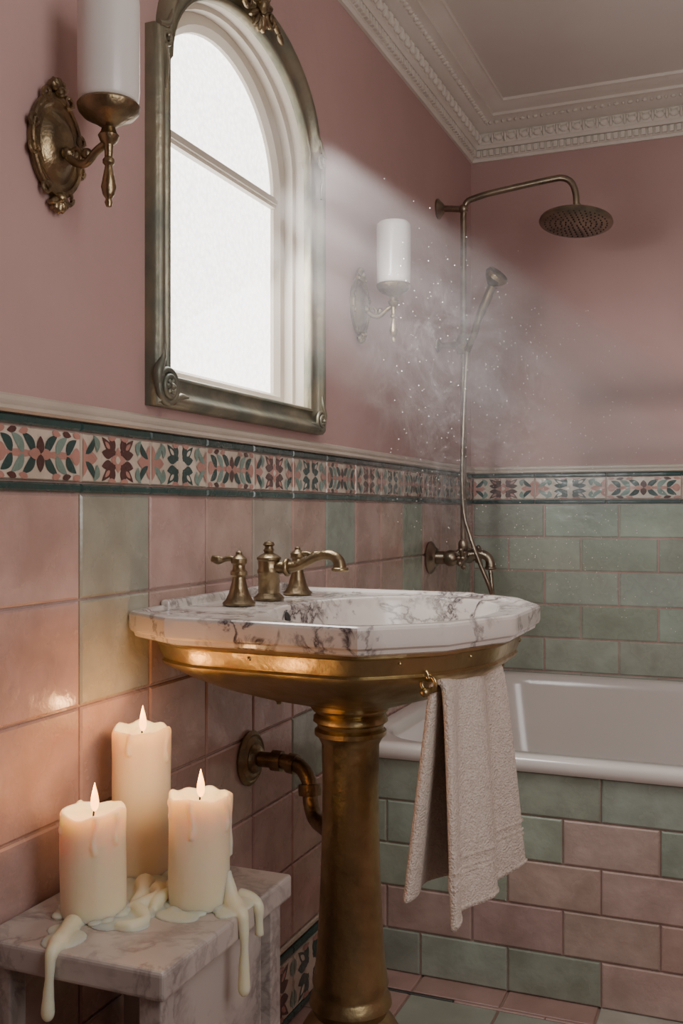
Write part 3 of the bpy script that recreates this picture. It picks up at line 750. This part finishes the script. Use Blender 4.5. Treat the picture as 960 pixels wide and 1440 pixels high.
o = mb.build('nozzles', M['dark'], hd); o['kind'] = 'stuff'
SLZ = 1.747
mb = MB(); mb.lathe([(.011, -.034), (.021, -.032), (.025, -.016), (.025, .016), (.021, .032), (.011, .034)], (SHX, SHY, SLZ), n=20)
mb.tube([(.01, SHY, SLZ), (SHX, SHY, SLZ)], .010, 12); mb.lathe([(.001, 0), (.024, 0), (.024, .006), (.014, .012), (.001, .012)], (.0, SHY, SLZ), (1, 0, 0), 20)
mb.lathe([(.008, 0), (.014, .004), (.018, .02), (.018, .03), (.001, .034)], (SHX-.0, SHY, SLZ), (.0, -1, 0.0), 16)
mb.tube([(SHX, SHY, SLZ), (SHX+.030, SHY-.016, SLZ+.01)], .012, 12)
mb.build('slide_bracket', M['bronze'], sh)
hs = thing('hand_shower', 'slim brass hand shower resting in the riser bracket', 'hand shower', (SHX+.035, SHY-.03, 1.0))
h0 = V((SHX+.022, SHY-.035, SLZ-.03)); h1 = V((SHX+.115, SHY-.06, SLZ+.175))
mb = MB(); pts = catmull([h0, lerp(h0, h1, .3), lerp(h0, h1, .6)+V((-.004, 0, 0)), h1], 6); k = len(pts); mb.tube(pts, [.0105+.006*i/k for i in range(k)], 14)
mb.build('handle', M['bronze'], hs)
mb = MB(); mb.lathe([(.008, -.024), (.020, -.014), (.034, .0), (.040, .012), (.036, .024), (.001, .022)], h1+V((.004, 0, .022)), V((.55, -.25, .55)), 26); mb.build('spray_head', M['bronze'], hs)
mb = MB(); pts = catmull([h0, (SHX+.016, SHY-.035, 1.62), (SHX+.010, SHY-.04, 1.45), (SHX+.006, SHY-.04, 1.30), (SHX+.012, SHY-.04, 1.18), (SHX+.035, SHY-.045, 1.10), (SHX+.065, SHY-.05, 1.02), (SHX+.095, SHY-.05, .95), (SHX+.108, SHY-.04, .91), (SHX+.105, SHY-.03, .93), (SHX+.098, SHY-.02, .985)], 12)
k = len(pts); mb.tube(pts, [.0068+.0010*(i % 2) for i in range(k)], 10); mb.build('hose', M['showerm'], hs)
mx = thing('bath_mixer', 'brass bath mixer tap with cross handles on the tiled wall above the tub', 'faucet', (0, SHY-.05, 1.02))
mb = MB(); ym = SHY-.12
mb.lathe([(.001, .008), (.052, .008), (.054, .014), (.046, .022), (.036, .026), (.030, .034), (.001, .034)], (0, ym, 1.03), (1, 0, 0), 32); mb.build('flange', M['showerm'], mx)
mb = MB(); mb.tube([(.03, ym, 1.03), (.09, ym+.01, 1.03)], .021, 18)
mb.tube([(.09, ym-.03, 1.03), (.09, SHY+.07, 1.03)], .024, 18); mb.ball((.09, ym-.03, 1.03), .027); mb.ball((.09, SHY+.07, 1.03), .027)
mb.lathe([(.012, 0), (.018, .01), (.018, .03), (.012, .04)], (.091, SHY, 1.047), n=18)
mb.build('mixer_body', M['showerm'], mx)
for yy in (ym-.03, SHY+.07):
    mb = MB()
    for k in range(4):
        a = k*PI/2+.5; d = V((0, math.cos(a), math.sin(a))); mb.tube([V((.128, yy, 1.03)), V((.128, yy, 1.03))+d*.030], [.006, .007], 10); mb.ball(V((.128, yy, 1.03))+d*.032, .009)
    mb.ball((.13, yy, 1.03), .012); mb.tube([(.09, yy, 1.03), (.13, yy, 1.03)], .010, 12)
    mb.build('cross_handle', M['showerm'], mx)
mb = MB(); pts = catmull([(.09, SHY, 1.03), (.13, SHY, 1.038), (.165, SHY, 1.035), (.182, SHY, 1.018), (.185, SHY, .99)], 6); mb.tube(pts, rads([.018, .015, .015, .018], len(pts)), 14); mb.torus((.185, SHY, .992), .016, .005); mb.build('spout', M['showerm'], mx)

# ------------------------------------------------------------------ mist volume shaped as the light shaft
D = V((DX, 1, DZ)); mb = MB()
S0 = [V((.055, 1.75, 1.26)), V((.055, 1.75, 2.07)), V((.055, 2.24, 1.97)), V((.055, 2.24, 1.26))]
end = [s+V((D.x*(3.74-s.y), 3.74-s.y, D.z*(3.74-s.y))) for s in S0]
end[0].x += .30; end[1].x += .30
for i_ in (0, 3): end[i_].z -= .15
mb.loft([S0, end], cap0=True, cap1=True, smooth=False)
o = mb.build('steam_and_shaft', M['mist'], loc=(0, 0, 0)); tag(o, 'pale vapour wisps and light shaft shaped in mist between arched frame and tub wall', 'steam_and_shaft'); o['kind'] = 'stuff'
mb = MB()
for k in range(700):
    s = rnd.random(); t = rnd.uniform(.2, .98); u = rnd.random()
    p = lerp(lerp(lerp(S0[0], S0[3], s), lerp(S0[1], S0[2], s), u), lerp(lerp(end[0], end[3], s), lerp(end[1], end[2], s), u), t); mb.ball(p, rnd.uniform(.0007, .0017), 5)
o = mb.build('dust_motes', M['opal']); tag(o, 'fine bright dust specks floating in the slanting light', 'dust'); o['kind'] = 'stuff'

# ------------------------------------------------------------------ lights
def area(name, loc, target, sx, sy, e, col, spread=180):
    l = bpy.data.lights.new(name, 'AREA'); l.shape = 'RECTANGLE'; l.size = sx; l.size_y = sy; l.energy = e; l.color = col; l.spread = math.radians(spread)
    o = bpy.data.objects.new(name, l); COL.objects.link(o); o.location = loc
    o.rotation_euler = (V(target)-V(loc)).to_track_quat('-Z', 'Y').to_euler(); return o
area('sun_through_window', (.13, 1.95, 1.76), V((.13, 1.95, 1.76))+D, .15, .50, 1.7, (1, .94, .91), 40)
area('window_daylight', (.07, YC, 1.82), (1.2, 2.3, 1.0), .5, .6, 11, (1, .97, .95), 170)
area('room_fill', (1.82, .75, 1.75), (.2, 2.6, 1.5), 1.2, 1.3, 28, (1, .965, .94))
w = bpy.data.worlds.new('World'); bpy.context.scene.world = w; w.use_nodes = True
w.node_tree.nodes['Background'].inputs[0].default_value = (.5, .5, .55, 1); w.node_tree.nodes['Background'].inputs[1].default_value = .3

# ------------------------------------------------------------------ camera
cd = bpy.data.cameras.new('Camera'); cam = bpy.data.objects.new('Camera', cd); COL.objects.link(cam)
cam.location = (1, 0, ZCAM); cam.rotation_euler = (PI/2, 0, math.radians(22.2))
cd.sensor_fit = 'VERTICAL'; cd.sensor_height = 36; cd.lens = 35.5; cd.clip_start = .02
bpy.context.scene.camera = cam
